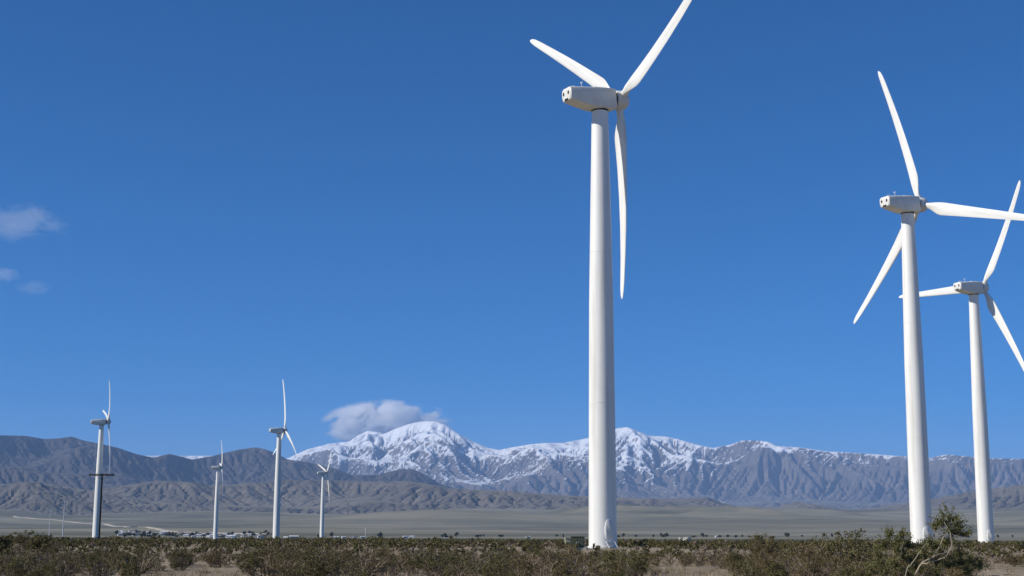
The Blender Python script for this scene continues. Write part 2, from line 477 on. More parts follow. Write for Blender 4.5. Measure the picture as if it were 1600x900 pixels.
# dirt road climbing the fan on the far left
def dirt_road():
    pts = [on_ground(x, y) for x, y in ((24, 807), (60, 811), (100, 814), (150, 819), (200, 823), (250, 828), (300, 832), (420, 835))]
    px_, py_ = np.array(pts).T
    s = np.linspace(0, 1, len(pts)); q = np.linspace(0, 1, 120)
    x = np.interp(q, s, px_) + 6 * np.sin(q * 21); y = np.interp(q, s, py_)
    d = np.stack([np.gradient(x), np.gradient(y)], 1); d /= np.linalg.norm(d, axis=1)[:, None]
    nrm = np.stack([-d[:, 1], d[:, 0]], 1)
    v = []
    for w, dz in ((-14, -3.0), (-10, 1.2), (10, 1.2), (14, -3.0)):
        xx, yy = x + nrm[:, 0] * w, y + nrm[:, 1] * w
        v.append(np.stack([xx, yy, zg(xx, yy) + dz], 1))
    v = np.stack(v, 1).reshape(-1, 3); f = []
    for i in range(119):
        for k in range(3): f.append((i * 4 + k, i * 4 + k + 1, i * 4 + k + 5, i * 4 + k + 4))
    link('dirt_road', mesh_np('dirt_road', v, np.array(f), True), plain('road_dust', (0.42, 0.37, 0.29), 0.95, 0.1, 0.15, 0.02), kind='structure')
dirt_road()

# ------------------------------------------------------------------ wind turbines
HUB = 45.0
def tower_mesh():
    prof = [(0, 1.37), (6, 1.335), (14, 1.28), (24, 1.20), (34, 1.02), (43.75, 0.83)]
    zs = [0, 3, 6, 10, 14, 19, 24, 29, 34, 39, 43.75]
    rings = []
    for z in zs:
        r = np.interp(z, *zip(*prof))
        an = np.linspace(0, 2 * np.pi, 48, endpoint=False)
        rings.append(np.stack([r * np.cos(an), r * np.sin(an), np.full(48, z)], 1))
    return MB().loft(rings).mesh('tower', angle=R(40))
def ring_mesh(r, h, proud):
    an = np.linspace(0, 2 * np.pi, 48, endpoint=False)
    rs = [np.stack([q * np.cos(an), q * np.sin(an), np.full(48, z)], 1) for q, z in ((r - .02, -h), (r + proud, -h * .7), (r + proud, h * .7), (r - .02, h))]
    return MB().loft(rs, cap=False).mesh('ring', angle=R(40))
def door_mesh(scale=1.0, depth=0.10):
    n = 20; an = np.linspace(0, 2 * np.pi, n, endpoint=False)
    def oval(s, y):
        return np.stack([0.46 * s * np.sign(np.cos(an)) * np.abs(np.cos(an)) ** .8, np.full(n, y), 1.0 * s * np.sign(np.sin(an)) * np.abs(np.sin(an)) ** .8], 1)
    return MB().loft([oval(scale, .25), oval(scale, -depth), oval(scale * .95, -depth - .02)]).mesh('door', angle=R(40))
def nacelle_mesh():
    # cross-sections from the tail (-Y) to the rotor end (+Y): half width, z top, z bottom, chamfer
    secs = [(-3.95, .80, .70, -.42, .30), (-3.86, .94, .84, -.52, .36), (-3.5, .98, .88, -.64, .34), (-2.4, 1.03, .92, -.92, .32), (-1.3, 1.06, .95, -1.16, .30),
            (-0.4, 1.08, .97, -1.22, .28), (1.2, 1.08, .97, -1.22, .28), (1.36, 1.02, .91, -1.15, .28)]
    rings = []
    for y, w, zt, zb, c in secs:
        c2 = c * 1.5
        o = [(-w + c, zb), (w - c, zb), (w - c * .3, zb + c * .35), (w, zb + c2), (w, zt - c), (w - c * .3, zt - c * .3), (w - c, zt), (-w + c, zt), (-w + c * .3, zt - c * .3), (-w, zt - c), (-w, zb + c2), (-w + c * .3, zb + c * .35)]
        rings.append(np.array([(x, y, z) for x, z in o]))
    return MB().loft(rings).mesh('nacelle', angle=R(32))
def hub_mesh():
    n = 36; an = np.linspace(0, 2 * np.pi, n, endpoint=False)
    rs = [np.stack([r * np.cos(an), np.full(n, y), r * np.sin(an)], 1) for y, r in ((1.70, .80), (1.74, .92), (1.86, .98), (2.75, .98), (2.95, .88), (3.15, .66), (3.28, .35), (3.32, .08))]
    return MB().loft(rs).mesh('hub', angle=R(35))
def shaft_mesh():
    n = 28; an = np.linspace(0, 2 * np.pi, n, endpoint=False)
    rs = [np.stack([r * np.cos(an), np.full(n, y), r * np.sin(an)], 1) for y, r in ((1.3, .74), (1.74, .74))]
    return MB().loft(rs).mesh('shaft', angle=R(35))
RB = 20.4
def blade_mesh():
    """points up +Z from the hub centre, trailing edge towards +X, +Y upwind (away from the nacelle)"""
    st = [(0.75, .36, 1, 0), (1.35, .36, 1, 0), (1.9, .44, .85, .10), (2.6, .62, .55, .30), (3.3, .80, .36, .45), (3.9, .86, .28, .5), (4.8, .83, .24, .5), (7, .74, .21, .5),
          (10, .65, .19, .5), (13, .56, .18, .5), (16, .47, .17, .5), (18.4, .40, .16, .5), (19.5, .34, .16, .5), (20.1, .23, .17, .45), (RB, .05, .3, .35)]
    n = 22; rings = []
    for r, hc, thick, shift in st:
        f = r / RB
        tw = R(17 * (1 - f) ** 1.6 - 2)
        bend = 1.1 * f - 1.55 * f * f
        pts = []
        for k in range(n):
            a = 2 * math.pi * k / n
            x = math.cos(a); y = math.sin(a)
            if thick < .9:
                q = (x + 1) / 2                      # 0 leading .. 1 trailing
                y = math.copysign(abs(y) ** .8, y) * (1.25 - .95 * q ** 1.3)
            x = x * hc + shift * hc * 0.5; y = y * hc * thick
            pts.append((x * math.cos(tw) + y * math.sin(tw), -x * math.sin(tw) + y * math.cos(tw) + bend, r))
        rings.append(np.array(pts))
    return MB().loft(rings).mesh('blade', angle=R(50))
def root_ring_mesh():
    n = 24; an = np.linspace(0, 2 * np.pi, n, endpoint=False)
    rs = [np.stack([r * np.cos(an), r * np.sin(an), np.full(n, z)], 1) for z, r in ((.70, .44), (1.02, .44), (1.06, .37))]
    return MB().loft(rs).mesh('root_collar', angle=R(35))
def oval_mesh(a, b, depth):
    n = 18; an = np.linspace(0, 2 * np.pi, n, endpoint=False)
    rs = [np.stack([a * s * np.cos(an), np.full(n, y), b * s * np.sin(an)], 1) for y, s in ((.1, 1), (-depth, 1), (-depth - .01, .9))]
    return MB().loft(rs).mesh('vent')
TM = dict(tower=tower_mesh(), foot=ring_mesh(1.375, .12, .12), seam1=ring_mesh(1.28, .035, .012), seam2=ring_mesh(1.11, .035, .012), weld=ring_mesh(1.0, .022, .006), yaw=ring_mesh(.84, .10, .02),
          door=door_mesh(), doorin=door_mesh(.84, .135), nacelle=nacelle_mesh(), hub=hub_mesh(), shaft=shaft_mesh(), blade=blade_mesh(), collar=root_ring_mesh(), vent=oval_mesh(.14, .20, .012))
lv = MB()
for k in range(5): lv.box((-.28 + .14 * k, 0, 0), (.10, .10, .16 + (.08 if k % 2 else 0)))
TM['louvre'] = lv.mesh('louvre')
mst = MB().tube([(0, 0, 0), (0, 0, .55)], [.03, .022], 6)
mst.box((0, 0, .53), (.36, .035, .035)); mst.tube([(-.17, 0, .52), (-.17, 0, .68)], .035, 6); mst.tube([(.17, 0, .52), (.17, 0, .66)], .032, 6)
TM['mast'] = mst.mesh('mast')
arch = [(0, -.45 + .9 * k / 10, .34 * math.sin(math.pi * k / 10)) for k in range(11)]
TM['rail'] = MB().tube(arch, .035, 6).mesh('rail')
TM['hatch'] = MB().box((0, 0, 0), (1.3, 1.5, .10)).box((0, 0, .05), (1.16, 1.36, .06)).mesh('hatch')
steps = MB()
for k in range(3): steps.box((0, -.25 - .28 * (2 - k), .12 + .22 * k), (.9, .28, .05))
for s in (-1, 1): steps.tube([(s * .45, -1.0, .05), (s * .45, -.2, .7)], .03, 5)
TM['steps'] = steps.mesh('steps')

def turbine(x, y, z, yaw, phase, label, pitch=0.0, tilt=R(4.27), detail=True):
    t = empty('wind_turbine', (x, y, z), label, 'wind turbine', 'white wind turbines on the desert flat')
    tw = link('tower', TM['tower'], M['white'], t)
    if detail:
        link('base_flange', TM['foot'], M['white_trim'], tw).location = (0, 0, .12)
        link('weld_seam', TM['seam1'], M['white_trim'], tw).location = (0, 0, 14)
        link('weld_seam', TM['seam2'], M['white_trim'], tw).location = (0, 0, 29)
        for zz, rr_ in ((3.6, 1.349), (8.6, 1.320), (19.4, 1.238), (24.2, 1.197), (34.4, 1.012), (39.2, .919)):
            sm = link('weld_seam', TM['weld'], M['white'], tw); sm.location = (0, 0, zz); sm.scale = (rr_, rr_, 1)
        az = math.atan2(x, y)
        da = -R(90) - az + R(27)                                    # the service door looks a little right of the road
        d = link('door', TM['door'], M['white_trim'], tw)
        d.location = (1.30 * math.cos(da), 1.30 * math.sin(da), 1.75); d.rotation_euler = (0, 0, da + R(90))
        d2 = link('door_leaf', TM['doorin'], M['nacelle'], tw); d2.location = d.location; d2.rotation_euler = d.rotation_euler
        s = link('steps', TM['steps'], M['galv'], tw); s.location = (1.3 * math.cos(da), 1.3 * math.sin(da), 0); s.rotation_euler = d.rotation_euler
    na = link('nacelle', TM['nacelle'], M['nacelle'], t)
    hubz = HUB
    base = Matrix.Translation((0, 0, hubz)) @ Matrix.Rotation(-yaw, 4, 'Z') @ Matrix.Rotation(tilt, 4, 'X')
    na.matrix_local = base
    yr = link('yaw_ring', TM['yaw'], M['dark'], t); yr.location = (0, 0, 43.72)
    if detail:
        for s in (-1, 1):
            link('vent', TM['vent'], M['dark'], na).location = (s * .47, -3.955, .28)
        link('louvre', TM['louvre'], M['dark'], na).location = (0, -3.93, -.36)
        link('wind_mast', TM['mast'], M['white_trim'], na).location = (.25, -2.2, .90)
        link('hand_rail', TM['rail'], M['white_trim'], na).location = (-.2, -2.9, .88)
        link('roof_hatch', TM['hatch'], M['white_trim'], na).location = (0, -.2, .99)
    sh = link('shaft', TM['shaft'], M['dark'], t); sh.matrix_local = base
    hb = link('hub', TM['hub'], M['nacelle'], t); hb.matrix_local = base
    for k in range(3):
        a = phase + k * R(120)
        b = link('blade', TM['blade'], M['white'], t)
        b.matrix_local = base @ Matrix.Translation((0, 2.32, 0)) @ Matrix.Rotation(a, 4, 'Y') @ Matrix.Rotation(pitch, 4, 'Z')
        if detail: link('root_collar', TM['collar'], M['nacelle'], b)
    return t
YAW = 66.28
turb = [(8.859, 142.11, -55.72, -3.88, 'tallest white wind turbine, its tower rising beside the olive transformer box'),
        (52.438, 188.04, -13.91, -3.97, 'white wind turbine whose tower stands behind the tall pale-stemmed shrub, second largest'),
        (81.57, 252.8, 33.31, -4.88, 'white wind turbine closest to the right edge, its blade crossing another blade'),
        (-152.485, 540.8, 46.18, 4.0, 'distant white wind turbine with the black utility pole standing before its tower'),
        (-179.9, 895.6, 38.33, 9.9, 'small distant white wind turbine rising beside the village houses'),
        (-92.74, 581.0, 3.55, -0.7, 'distant white wind turbine with one blade straight up, left of the snowy peak'),
        (-124.29, 966.3, 47.6, 1.3, 'smallest distant white wind turbine, its rotor in front of the snowy slope')]
for i, (x, y, ph, dy, lb) in enumerate(turb):
    turbine(x, y, float(zg(x, y)) - (0.0 if i > 2 else 0.05), R(YAW + dy), R(ph), lb, R((0, 0, 0, 7, 20, 8, 3)[i]))

# ------------------------------------------------------------------ poles, boxes, posts
def at(x, y_px, Y):
    t, e = px2dir(x, y_px); return t * Y, Y, EYE + e * Y
def utility_pole():
    x, y, ztop = at(159.8, 741.5, 151.0)
    z0 = float(zg(x, y)); h = ztop - z0
    t = empty('utility_pole', (x, y, z0), 'black T-shaped utility pole with one crossarm before a distant turbine tower', 'utility pole')
    link('pole', MB().tube([(0, 0, -.5), (0, 0, h * .5), (0, 0, h + .10)], [.10, .092, .08], 14).mesh('pole', angle=R(40)), M['wood'], t)
    link('crossarm', MB().box((0, -.17, h - .05), (2.62, .12, .15)).mesh('crossarm'), M['wood'], t)
    for s in (-1, 1):
        link('brace', MB().tube([(s * .62, -.19, h - .1), (0, -.16, h - .55)], .018, 5).mesh('brace'), M['wood'], t)
    for s in (-1.22, -.5, .5, 1.22):
        link('insulator', MB().tube([(s, -.17, h + .02), (s, -.17, h + .08), (s, -.17, h + .12), (s, -.17, h + .16)], [.025, .025, .05, .03], 8).mesh('insulator'), M['dark'], t)
utility_pole()
def steel_pole(px, ytop, Y, label):
    x, y, ztop = at(px, ytop, Y); z0 = float(zg(x, y)); h = ztop - z0
    t = empty('transmission_pole', (x, y, z0), label, 'transmission pole', 'faint steel transmission poles')
    link('pole', MB().tube([(0, 0, -.5), (0, 0, h)], [.55, .28], 12).mesh('pole', angle=R(40)), M['galv'], t)
    for k, w in ((.985, 6.0), (.92, 5.0)):
        link('crossarm', MB().box((0, 0, h * k), (w, .3, .3)).mesh('crossarm'), M['galv'], t)
        for s in (-.47, .47):
            link('insulator', MB().tube([(s * w, 0, h * k - .2), (s * w, 0, h * k - 2.0)], .16, 6).mesh('insulator'), M['galv'], t)
steel_pole(101, 783, 1450, 'tall thin pale steel transmission pole just left of the black utility pole')
steel_pole(79, 795, 2100, 'shorter thin pale steel transmission pole, leftmost of the two')

def transformer():
    x, y, zt = at(903, 838, 134.0); z0 = float(zg(x, y)); q = (zt - z0) / 2.0
    t = empty('transformer_box', (x, y, z0), 'dark olive transformer box beside the tallest turbine tower', 'transformer', rz=R(-8))
    link('pad', MB().box((0, 0, .06), (1.7, 1.5, .26)).mesh('pad'), M['concrete'], t)
    b = link('cabinet', MB().box((0, 0, 1.0 * q), (1.15, 1.1, 1.8 * q)).mesh('cabinet'), M['green_box'], t)
    link('lid', MB().box((0, 0, 1.95 * q), (1.26, 1.2, .10 * q)).mesh('lid'), M['green_box'], t)
    for s in (-1, 1):
        d = link('door', MB().box((s * .28, -.565, 1.0 * q), (.52, .03, 1.5 * q)).mesh('door'), M['green_box'], t)
        link('handle', MB().box((s * .08, -.60, 1.05 * q), (.03, .04, .18)).mesh('handle'), M['galv'], d)
    x, y, zt = at(887, 840, 133.0); z0 = float(zg(x, y)); q = (zt - z0) / 1.78
    t = empty('meter_cabinet', (x, y, z0), 'small cream meter cabinet on two posts next to the olive transformer box', 'cabinet', rz=R(10))
    for s in (-1, 1): link('post', MB().tube([(s * .2, 0, -.2), (s * .2, 0, 1.5 * q)], .045, 8).mesh('post'), M['cream_box'], t)
    link('case', MB().box((0, -.02, 1.42 * q), (.50, .26, .62 * q)).mesh('case'), M['cream_box'], t)
    link('hood', MB().box((0, -.05, 1.76 * q), (.58, .36, .05)).mesh('hood'), M['cream_box'], t)
transformer()
def marker():
    x, y, zt = at(1366.5, 851, 112.0); z0 = float(zg(x, y))
    t = empty('marker_post', (x, y, z0), 'short yellow marker post among the shrubs below the second turbine', 'marker post')
    link('post', MB().tube([(0, 0, -.2), (0, 0, zt - z0)], .07, 10).mesh('post', angle=R(40)), M['yellow'], t)
    link('cap', MB().tube([(0, 0, zt - z0), (0, 0, zt - z0 + .05)], [.085, .04], 10).mesh('cap', angle=R(40)), M['yellow'], t)
marker()

# ------------------------------------------------------------------ far buildings
def gable(w, d, h, rise, over=.4):
    hw, hd = w / 2 + over, d / 2 + over
    v = [(-hw, -hd, h), (hw, -hd, h), (hw, hd, h), (-hw, hd, h), (-hw, 0, h + rise), (hw, 0, h + rise), (-hw, -hd, h - .15), (hw, -hd, h - .15), (hw, hd, h - .15), (-hw, hd, h - .15)]
    return MB().add(v, [(0, 1, 5, 4), (2, 3, 4, 5), (0, 4, 3), (1, 2, 5), (6, 9, 8, 7), (0, 6, 7, 1), (1, 7, 8, 2), (2, 8, 9, 3), (3, 9, 6, 0)]).mesh('roof')
HV = []
for w, d, h, rise, wm, rm in ((9, 6, 2.9, 1.0, 'house_white', 'roof_white'), (12, 5, 3.0, .7, 'house_white', 'roof_grey'), (10, 8, 3.2, 1.6, 'house_tan', 'roof_brown'),
                              (8, 6.5, 3.0, 1.2, 'house_white', 'roof_brown'), (13, 7, 3.2, 1.3, 'house_grey', 'roof_white'), (7, 5, 2.8, .8, 'house_white', 'roof_white')):
    wall = MB().box((0, 0, h / 2 - .4), (w, d, h + .8)).mesh('wall'); wall.materials.append(M[wm])
    roof = gable(w, d, h, rise); roof.materials.append(M[rm])
    win = MB().box((0, 0, 0), (1.5, .12, 1.1)).mesh('window'); win.materials.append(M['glass'])
    door = MB().box((0, 0, 0), (1.0, .12, 2.1)).mesh('door'); door.materials.append(M['roof_brown'])
    HV.append((w, d, h, wall, roof, win, door))
def house(x, y, rz, k, label, group='village houses on the plain'):
    w, d, h, wall, roof, win, door = HV[k]
    t = empty('house', (x, y, float(zg(x, y))), label, 'house', group, rz)
    q = vr.uniform(.62, .95); t.scale = (q, q, q)
    link('wall', wall, None, t); link('roof', roof, None, t)
    for s in (-.3, .32): link('window', win, None, t).location = (s * w, -d / 2 - .03, 1.6)
    link('door', door, None, t).location = (0.02 * w, -d / 2 - .03, 1.05)
    return t
KIND_TXT = ['small white house with a white roof in the village', 'long white trailer home with a grey roof in the village', 'tan house with a brown roof in the village',
            'white house with a brown roof in the village', 'long grey house with a pale roof in the village', 'tiny white cabin with a white roof in the village']
vr = random.Random(5)
spots = []
while len(spots) < 84:
    px = vr.choice([vr.uniform(182, 262), vr.uniform(182, 235), vr.uniform(262, 345), vr.uniform(282, 345), vr.uniform(345, 412)])
    py = 831.5 + (px - 180) / 230 * 5.5 + vr.uniform(-1.5, 5.5)
    x, y = on_ground(px, min(py, 841.6), 1300, 4200)
    if all(math.hypot(x - a, y - b) > 17 for a, b in spots): spots.append((x, y))
for x, y in spots:
    k = vr.choice([0, 0, 0, 1, 2, 2, 3, 3, 4, 5, 5, 5])
    house(x, y, vr.uniform(-.5, .5), k, KIND_TXT[k], KIND_TXT[k] + ' group')
for px, py, k, lb in ((526, 841.3, 0, 'small white shed just right of the smallest turbine tower'), (537, 841.2, 5, 'small white cabin near the little mast right of the smallest turbine'),
                      (552, 841.0, 3, 'white house beside a little mast on the plain'), (566, 841.0, 5, 'tiny cabin east of the white house by the mast'),
                      (633, 840.8, 5, 'first of two lone white cabins below the snowy peak'), (643, 841.0, 0, 'second of two lone white cabins below the snowy peak'),
                      (697, 840.8, 5, 'lone tiny cabin below the right shoulder of the snowy peak'), (825, 840.8, 5, 'lone tiny white cabin between the peak and the tallest turbine'),
                      (1120, 839.5, 5, 'tiny cabin right of the white block building'), (447, 841.4, 0, 'white-roofed house just behind a turbine tower'), (459, 841.5, 4, 'long pale-roofed shed between two distant turbine towers')):
    x, y = on_ground(px, py, 1300, 4200)
    house(x, y, vr.uniform(-.4, .4), k, lb, None)
def block_building():
    x, y, _ = at(1070, 845, 900.0); z0 = float(zg(x, y))
    t = empty('block_building', (x, y, z0), 'white flat-roofed block building alone on the plain right of the tallest turbine', 'building', rz=R(-28))
    link('wall', MB().box((0, 0, 1.6), (6.0, 4.5, 4.0)).mesh('wall'), M['house_white'], t)
    link('roof', MB().box((0, 0, 3.7), (6.4, 4.9, .22)).mesh('roof'), M['roof_white'], t)
    link('door', MB().box((.8, -2.28, 1.1), (1.1, .1, 2.2)).mesh('door'), M['house_grey'], t)
    link('window', MB().box((-1.6, -2.28, 1.9), (1.2, .1, .9)).mesh('window'), M['glass'], t)
block_building()
def small_mast():
    x, y = on_ground(571, 841, 1300, 4200); z0 = float(zg(x, y))
    t = empty('radio_mast', (x, y, z0), 'short pale mast beside a white house on the plain', 'mast')
    link('pole', MB().tube([(0, 0, 0), (0, 0, 11)], [.5, .3], 8).mesh('pole'), M['galv'], t)
    link('antenna', MB().tube([(0, 0, 11), (0, 0, 12.5)], [.7, .6], 8).mesh('antenna'), M['house_white'], t)
small_mast()

# ------------------------------------------------------------------ plants
def leaf_quads(c, size, r, up=0.3, aspect=0.55):
    """many small leaf-sized quads, one at each centre"""
    n = len(c)
    a = r.normal(size=(n, 3)); a[:, 2] += up; a /= np.linalg.norm(a, axis=1)[:, None]
    b = r.normal(size=(n, 3)); b -= (b * a).sum(1)[:, None] * a; b /= np.linalg.norm(b, axis=1)[:, None]
    s = (size * r.uniform(.6, 1.35, n))[:, None]
    a = a * s; b = b * s * aspect
    v = np.stack([c - a * .5, c + b * .5, c + a * .5, c - b * .5], 1).reshape(-1, 3)
    f = np.arange(4 * n).reshape(-1, 4)
    return v, f

def branch(p, d, length, nseg, r, wob=.18, lift=.05):
    pts = [np.array(p, float)]; d = np.array(d, float)
    for k in range(nseg):
        d = d + r.normal(size=3) * wob + np.array([0, 0, lift]); d /= np.linalg.norm(d)
        pts.append(pts[-1] + d * length / nseg)
    return np.array(pts)

def make_creosote(seed, h=1.6, spread=.75, stems=13, clumps=4, per=52, leaf=.085):
    r = np.random.default_rng(seed)
    mb = MB(); cents = []
    for s in range(stems):
        az = r.uniform(0, 2 * np.pi); tilt = r.uniform(.10, spread)
        d = (math.sin(tilt) * math.cos(az), math.sin(tilt) * math.sin(az), math.cos(tilt))
        L = h * r.uniform(.62, 1.12)
        b = branch((r.normal() * .07, r.normal() * .07, -.05), d, L, 5, r, .22)
        mb.tube(b, np.linspace(.024, .008, 6), 4, cap=False)
        ends = [b[5], b[4] + r.normal(size=3) * .05]
        for k in range(clumps):
            i = r.integers(1, 5); q = r.random()
            p = b[i] * (1 - q) + b[min(i + 1, 5)] * q
            dd = np.array(d) * .6 + r.normal(size=3) * .8; dd[2] = abs(dd[2]) * .6 + .2; dd /= np.linalg.norm(dd)
            tw = branch(p, dd, L * r.uniform(.2, .42), 3, r)
            mb.tube(tw, np.linspace(.012, .005, 4), 3, cap=False)
            if r.random() < .82: ends.append(tw[3])
        for c in ends:
            m = int(per * r.uniform(.25, 1.25)); sg = r.uniform(.055, .115)
            q = r.normal(size=(m, 3)) * sg * [1, 1, .85]
            cents.append(c + q)
    c = np.concatenate(cents)
    v, f = leaf_quads(c, leaf, r)
    return mb.mesh('stems'), mesh_np('foliage', v, f)

def make_dry(seed, h=.8, n=120):
    r = np.random.default_rng(seed)
    mb = MB(); tw = MB()
    for s in range(20):
        az = r.uniform(0, 2 * np.pi); tilt = r.uniform(.15, 1.25)
        d = (math.sin(tilt) * math.cos(az), math.sin(tilt) * math.sin(az), math.cos(tilt))
        L = h * r.uniform(.7, 1.15)
        b = branch((r.normal() * .08, r.normal() * .08, -.03), d, L, 4, r, .25, .03)
        mb.tube(b, np.linspace(.022, .009, 5), 3, cap=False)
        for k in range(6):
            i = r.integers(1, 4)
            dd = np.array(d) + r.normal(size=3) * .8; dd[2] = abs(dd[2]) * .7 + .1; dd /= np.linalg.norm(dd)
            q = branch(b[i] * .5 + b[i + 1] * .5, dd, L * r.uniform(.2, .42), 2, r, .3)
            tw.tube(q, np.linspace(.013, .006, 3), 3, cap=False)
    return mb.mesh('stems'), tw.mesh('twigs')

CRE = [make_creosote(40 + k, *a) for k, a in enumerate([(1.6, .8, 13, 4, 52), (1.75, .66, 13, 4, 60), (1.35, .95, 14, 4, 50), (1.5, .75, 11, 3, 46), (1.9, .62, 11, 4, 44), (1.3, .9, 16, 4, 64), (1.65, .85, 10, 3, 30)])]
DRY = [make_dry(80 + k, h) for k, h in enumerate((.8, .65, .95, .75))]
for s, f in CRE: s.materials.append(M['stem']); f.materials.append(M['leaf'])
for s, f in DRY: s.materials.append(M['dry']); f.materials.append(M['dry'])

# sandy openings between the shrubs (x, y, half width, half depth in metres)
CLEAR = []
for px, py, w, dp in ((320, 885, 3.6, 16), (1085, 884, 3.4, 11), (1575, 884, 3.6, 14), (835, 888, 1.8, 7), (85, 885, 1.5, 7), (640, 896, 2.0, 6), (480, 893, 1.2, 6)):
    t_, e_ = px2dir(px, py); Y = min((EYE - .35) / max(-e_, 1e-3), 110); CLEAR.append((t_ * Y, Y, w, dp))
for x, y, *_ in turb[:3]: CLEAR.append((x, y - 3, 4.0, 7.0))
CLEAR.append((5.8, 122, 1.6, 14))
def clear_at(x, y):
    for i, (a, b, w, d) in enumerate(CLEAR):
        if ((x - a) / w) ** 2 + ((y - b) / d) ** 2 < 1: return True
        if i < 3 and y < b and abs(x - a * y / b) < w * (.6 + .2 * math.sin(y * .7 + i)): return True   # a sandy wash down to the road
    return False

sr = random.Random(21)
placed = []
def scatter(n, y0, y1, gap, tmax=.40):
    out = []; tries = 0
    cell = {}
    while len(out) < n and tries < n * 40:
        tries += 1
        y = math.sqrt(sr.uniform(y0 * y0, y1 * y1)); t = sr.uniform(-tmax, tmax); x = t * y
        if clear_at(x, y): continue
        key = (int(x // 4), int(y // 4))
        if any(math.hypot(x - a, y - b) < gap for i in (-1, 0, 1) for j in (-1, 0, 1) for a, b in cell.get((key[0] + i, key[1] + j), ())): continue
        cell.setdefault(key, []).append((x, y)); out.append((x, y))
    return out
CRE_TXT = 'olive green creosote bush with many thin stems on the near desert flat'
DRY_TXT = 'low leafless brown dry bush on the near desert flat'
def plant(name, meshes, x, y, sc, rz, label, cat, group, sz=1.0):
    t = empty(name, (x, y, float(zg(x, y))), label, cat, group, rz)
    t.scale = (sc, sc, sc * sz)
    link('stems', meshes[0], None, t, 'stuff'); link('foliage' if 'foliage' in meshes[1].name else 'twigs', meshes[1], None, t, 'stuff')
    return t
near_c = scatter(290, 52, 96, 1.55, .38)
for x, y in near_c:
    k = sr.randrange(len(CRE)); tall = 1.0 if y > 66 else .9
    plant('creosote_bush', CRE[k], x, y, sr.triangular(.42, .95, .64) * tall, sr.uniform(0, 6.28), CRE_TXT, 'bush', 'creosote bushes on the near flat', sr.uniform(.8, 1.02))
near_d = scatter(290, 54, 106, 1.0, .385)
for x, y in near_d:
    k = sr.randrange(len(DRY))
    plant('dry_bush', DRY[k], x, y, sr.uniform(.7, 1.35), sr.uniform(0, 6.28), DRY_TXT, 'bush', 'dry bushes on the near flat', sr.uniform(.8, 1.1))
# tall bushes that break the skyline
for px, ytop, Y, k, lb in ((67, 823, 110, 5, 'bushy creosote standing above the skyline left of the utility pole'), (34, 825, 114, 1, 'thin open creosote above the skyline near the left edge'),
                           (2, 822, 108, 5, 'creosote bush cut by the left edge, above the skyline'), (1203, 829, 98, 1, 'dark round-topped creosote, tallest between the first two turbines'),
                           (1186, 832, 102, 4, 'slim creosote left of the dark round-topped one'), (1310, 824, 76, 4, 'thin upright creosote poking above the skyline'),
                           (1334, 829, 78, 3, 'open creosote beside the thin upright one'), (1350, 832, 76, 6, 'sparse creosote between the thin upright one and the tall shrub'),
                           (408, 838, 90, 0, 'creosote bush just left of a distant turbine base'), (1240, 833, 84, 6, 'sparse creosote right of the dark round-topped one')):
    x, y, zt = at(px, ytop, Y); z0 = float(zg(x, y)); hh = [1.75, 1.85, 1.5, 1.6, 2.0, 1.45, 1.75][k]
    s = (zt - z0) / hh
    plant('creosote_bush', CRE[k], x, y, s * .95, sr.uniform(0, 6.28), lb, 'bush', None, 1.0)

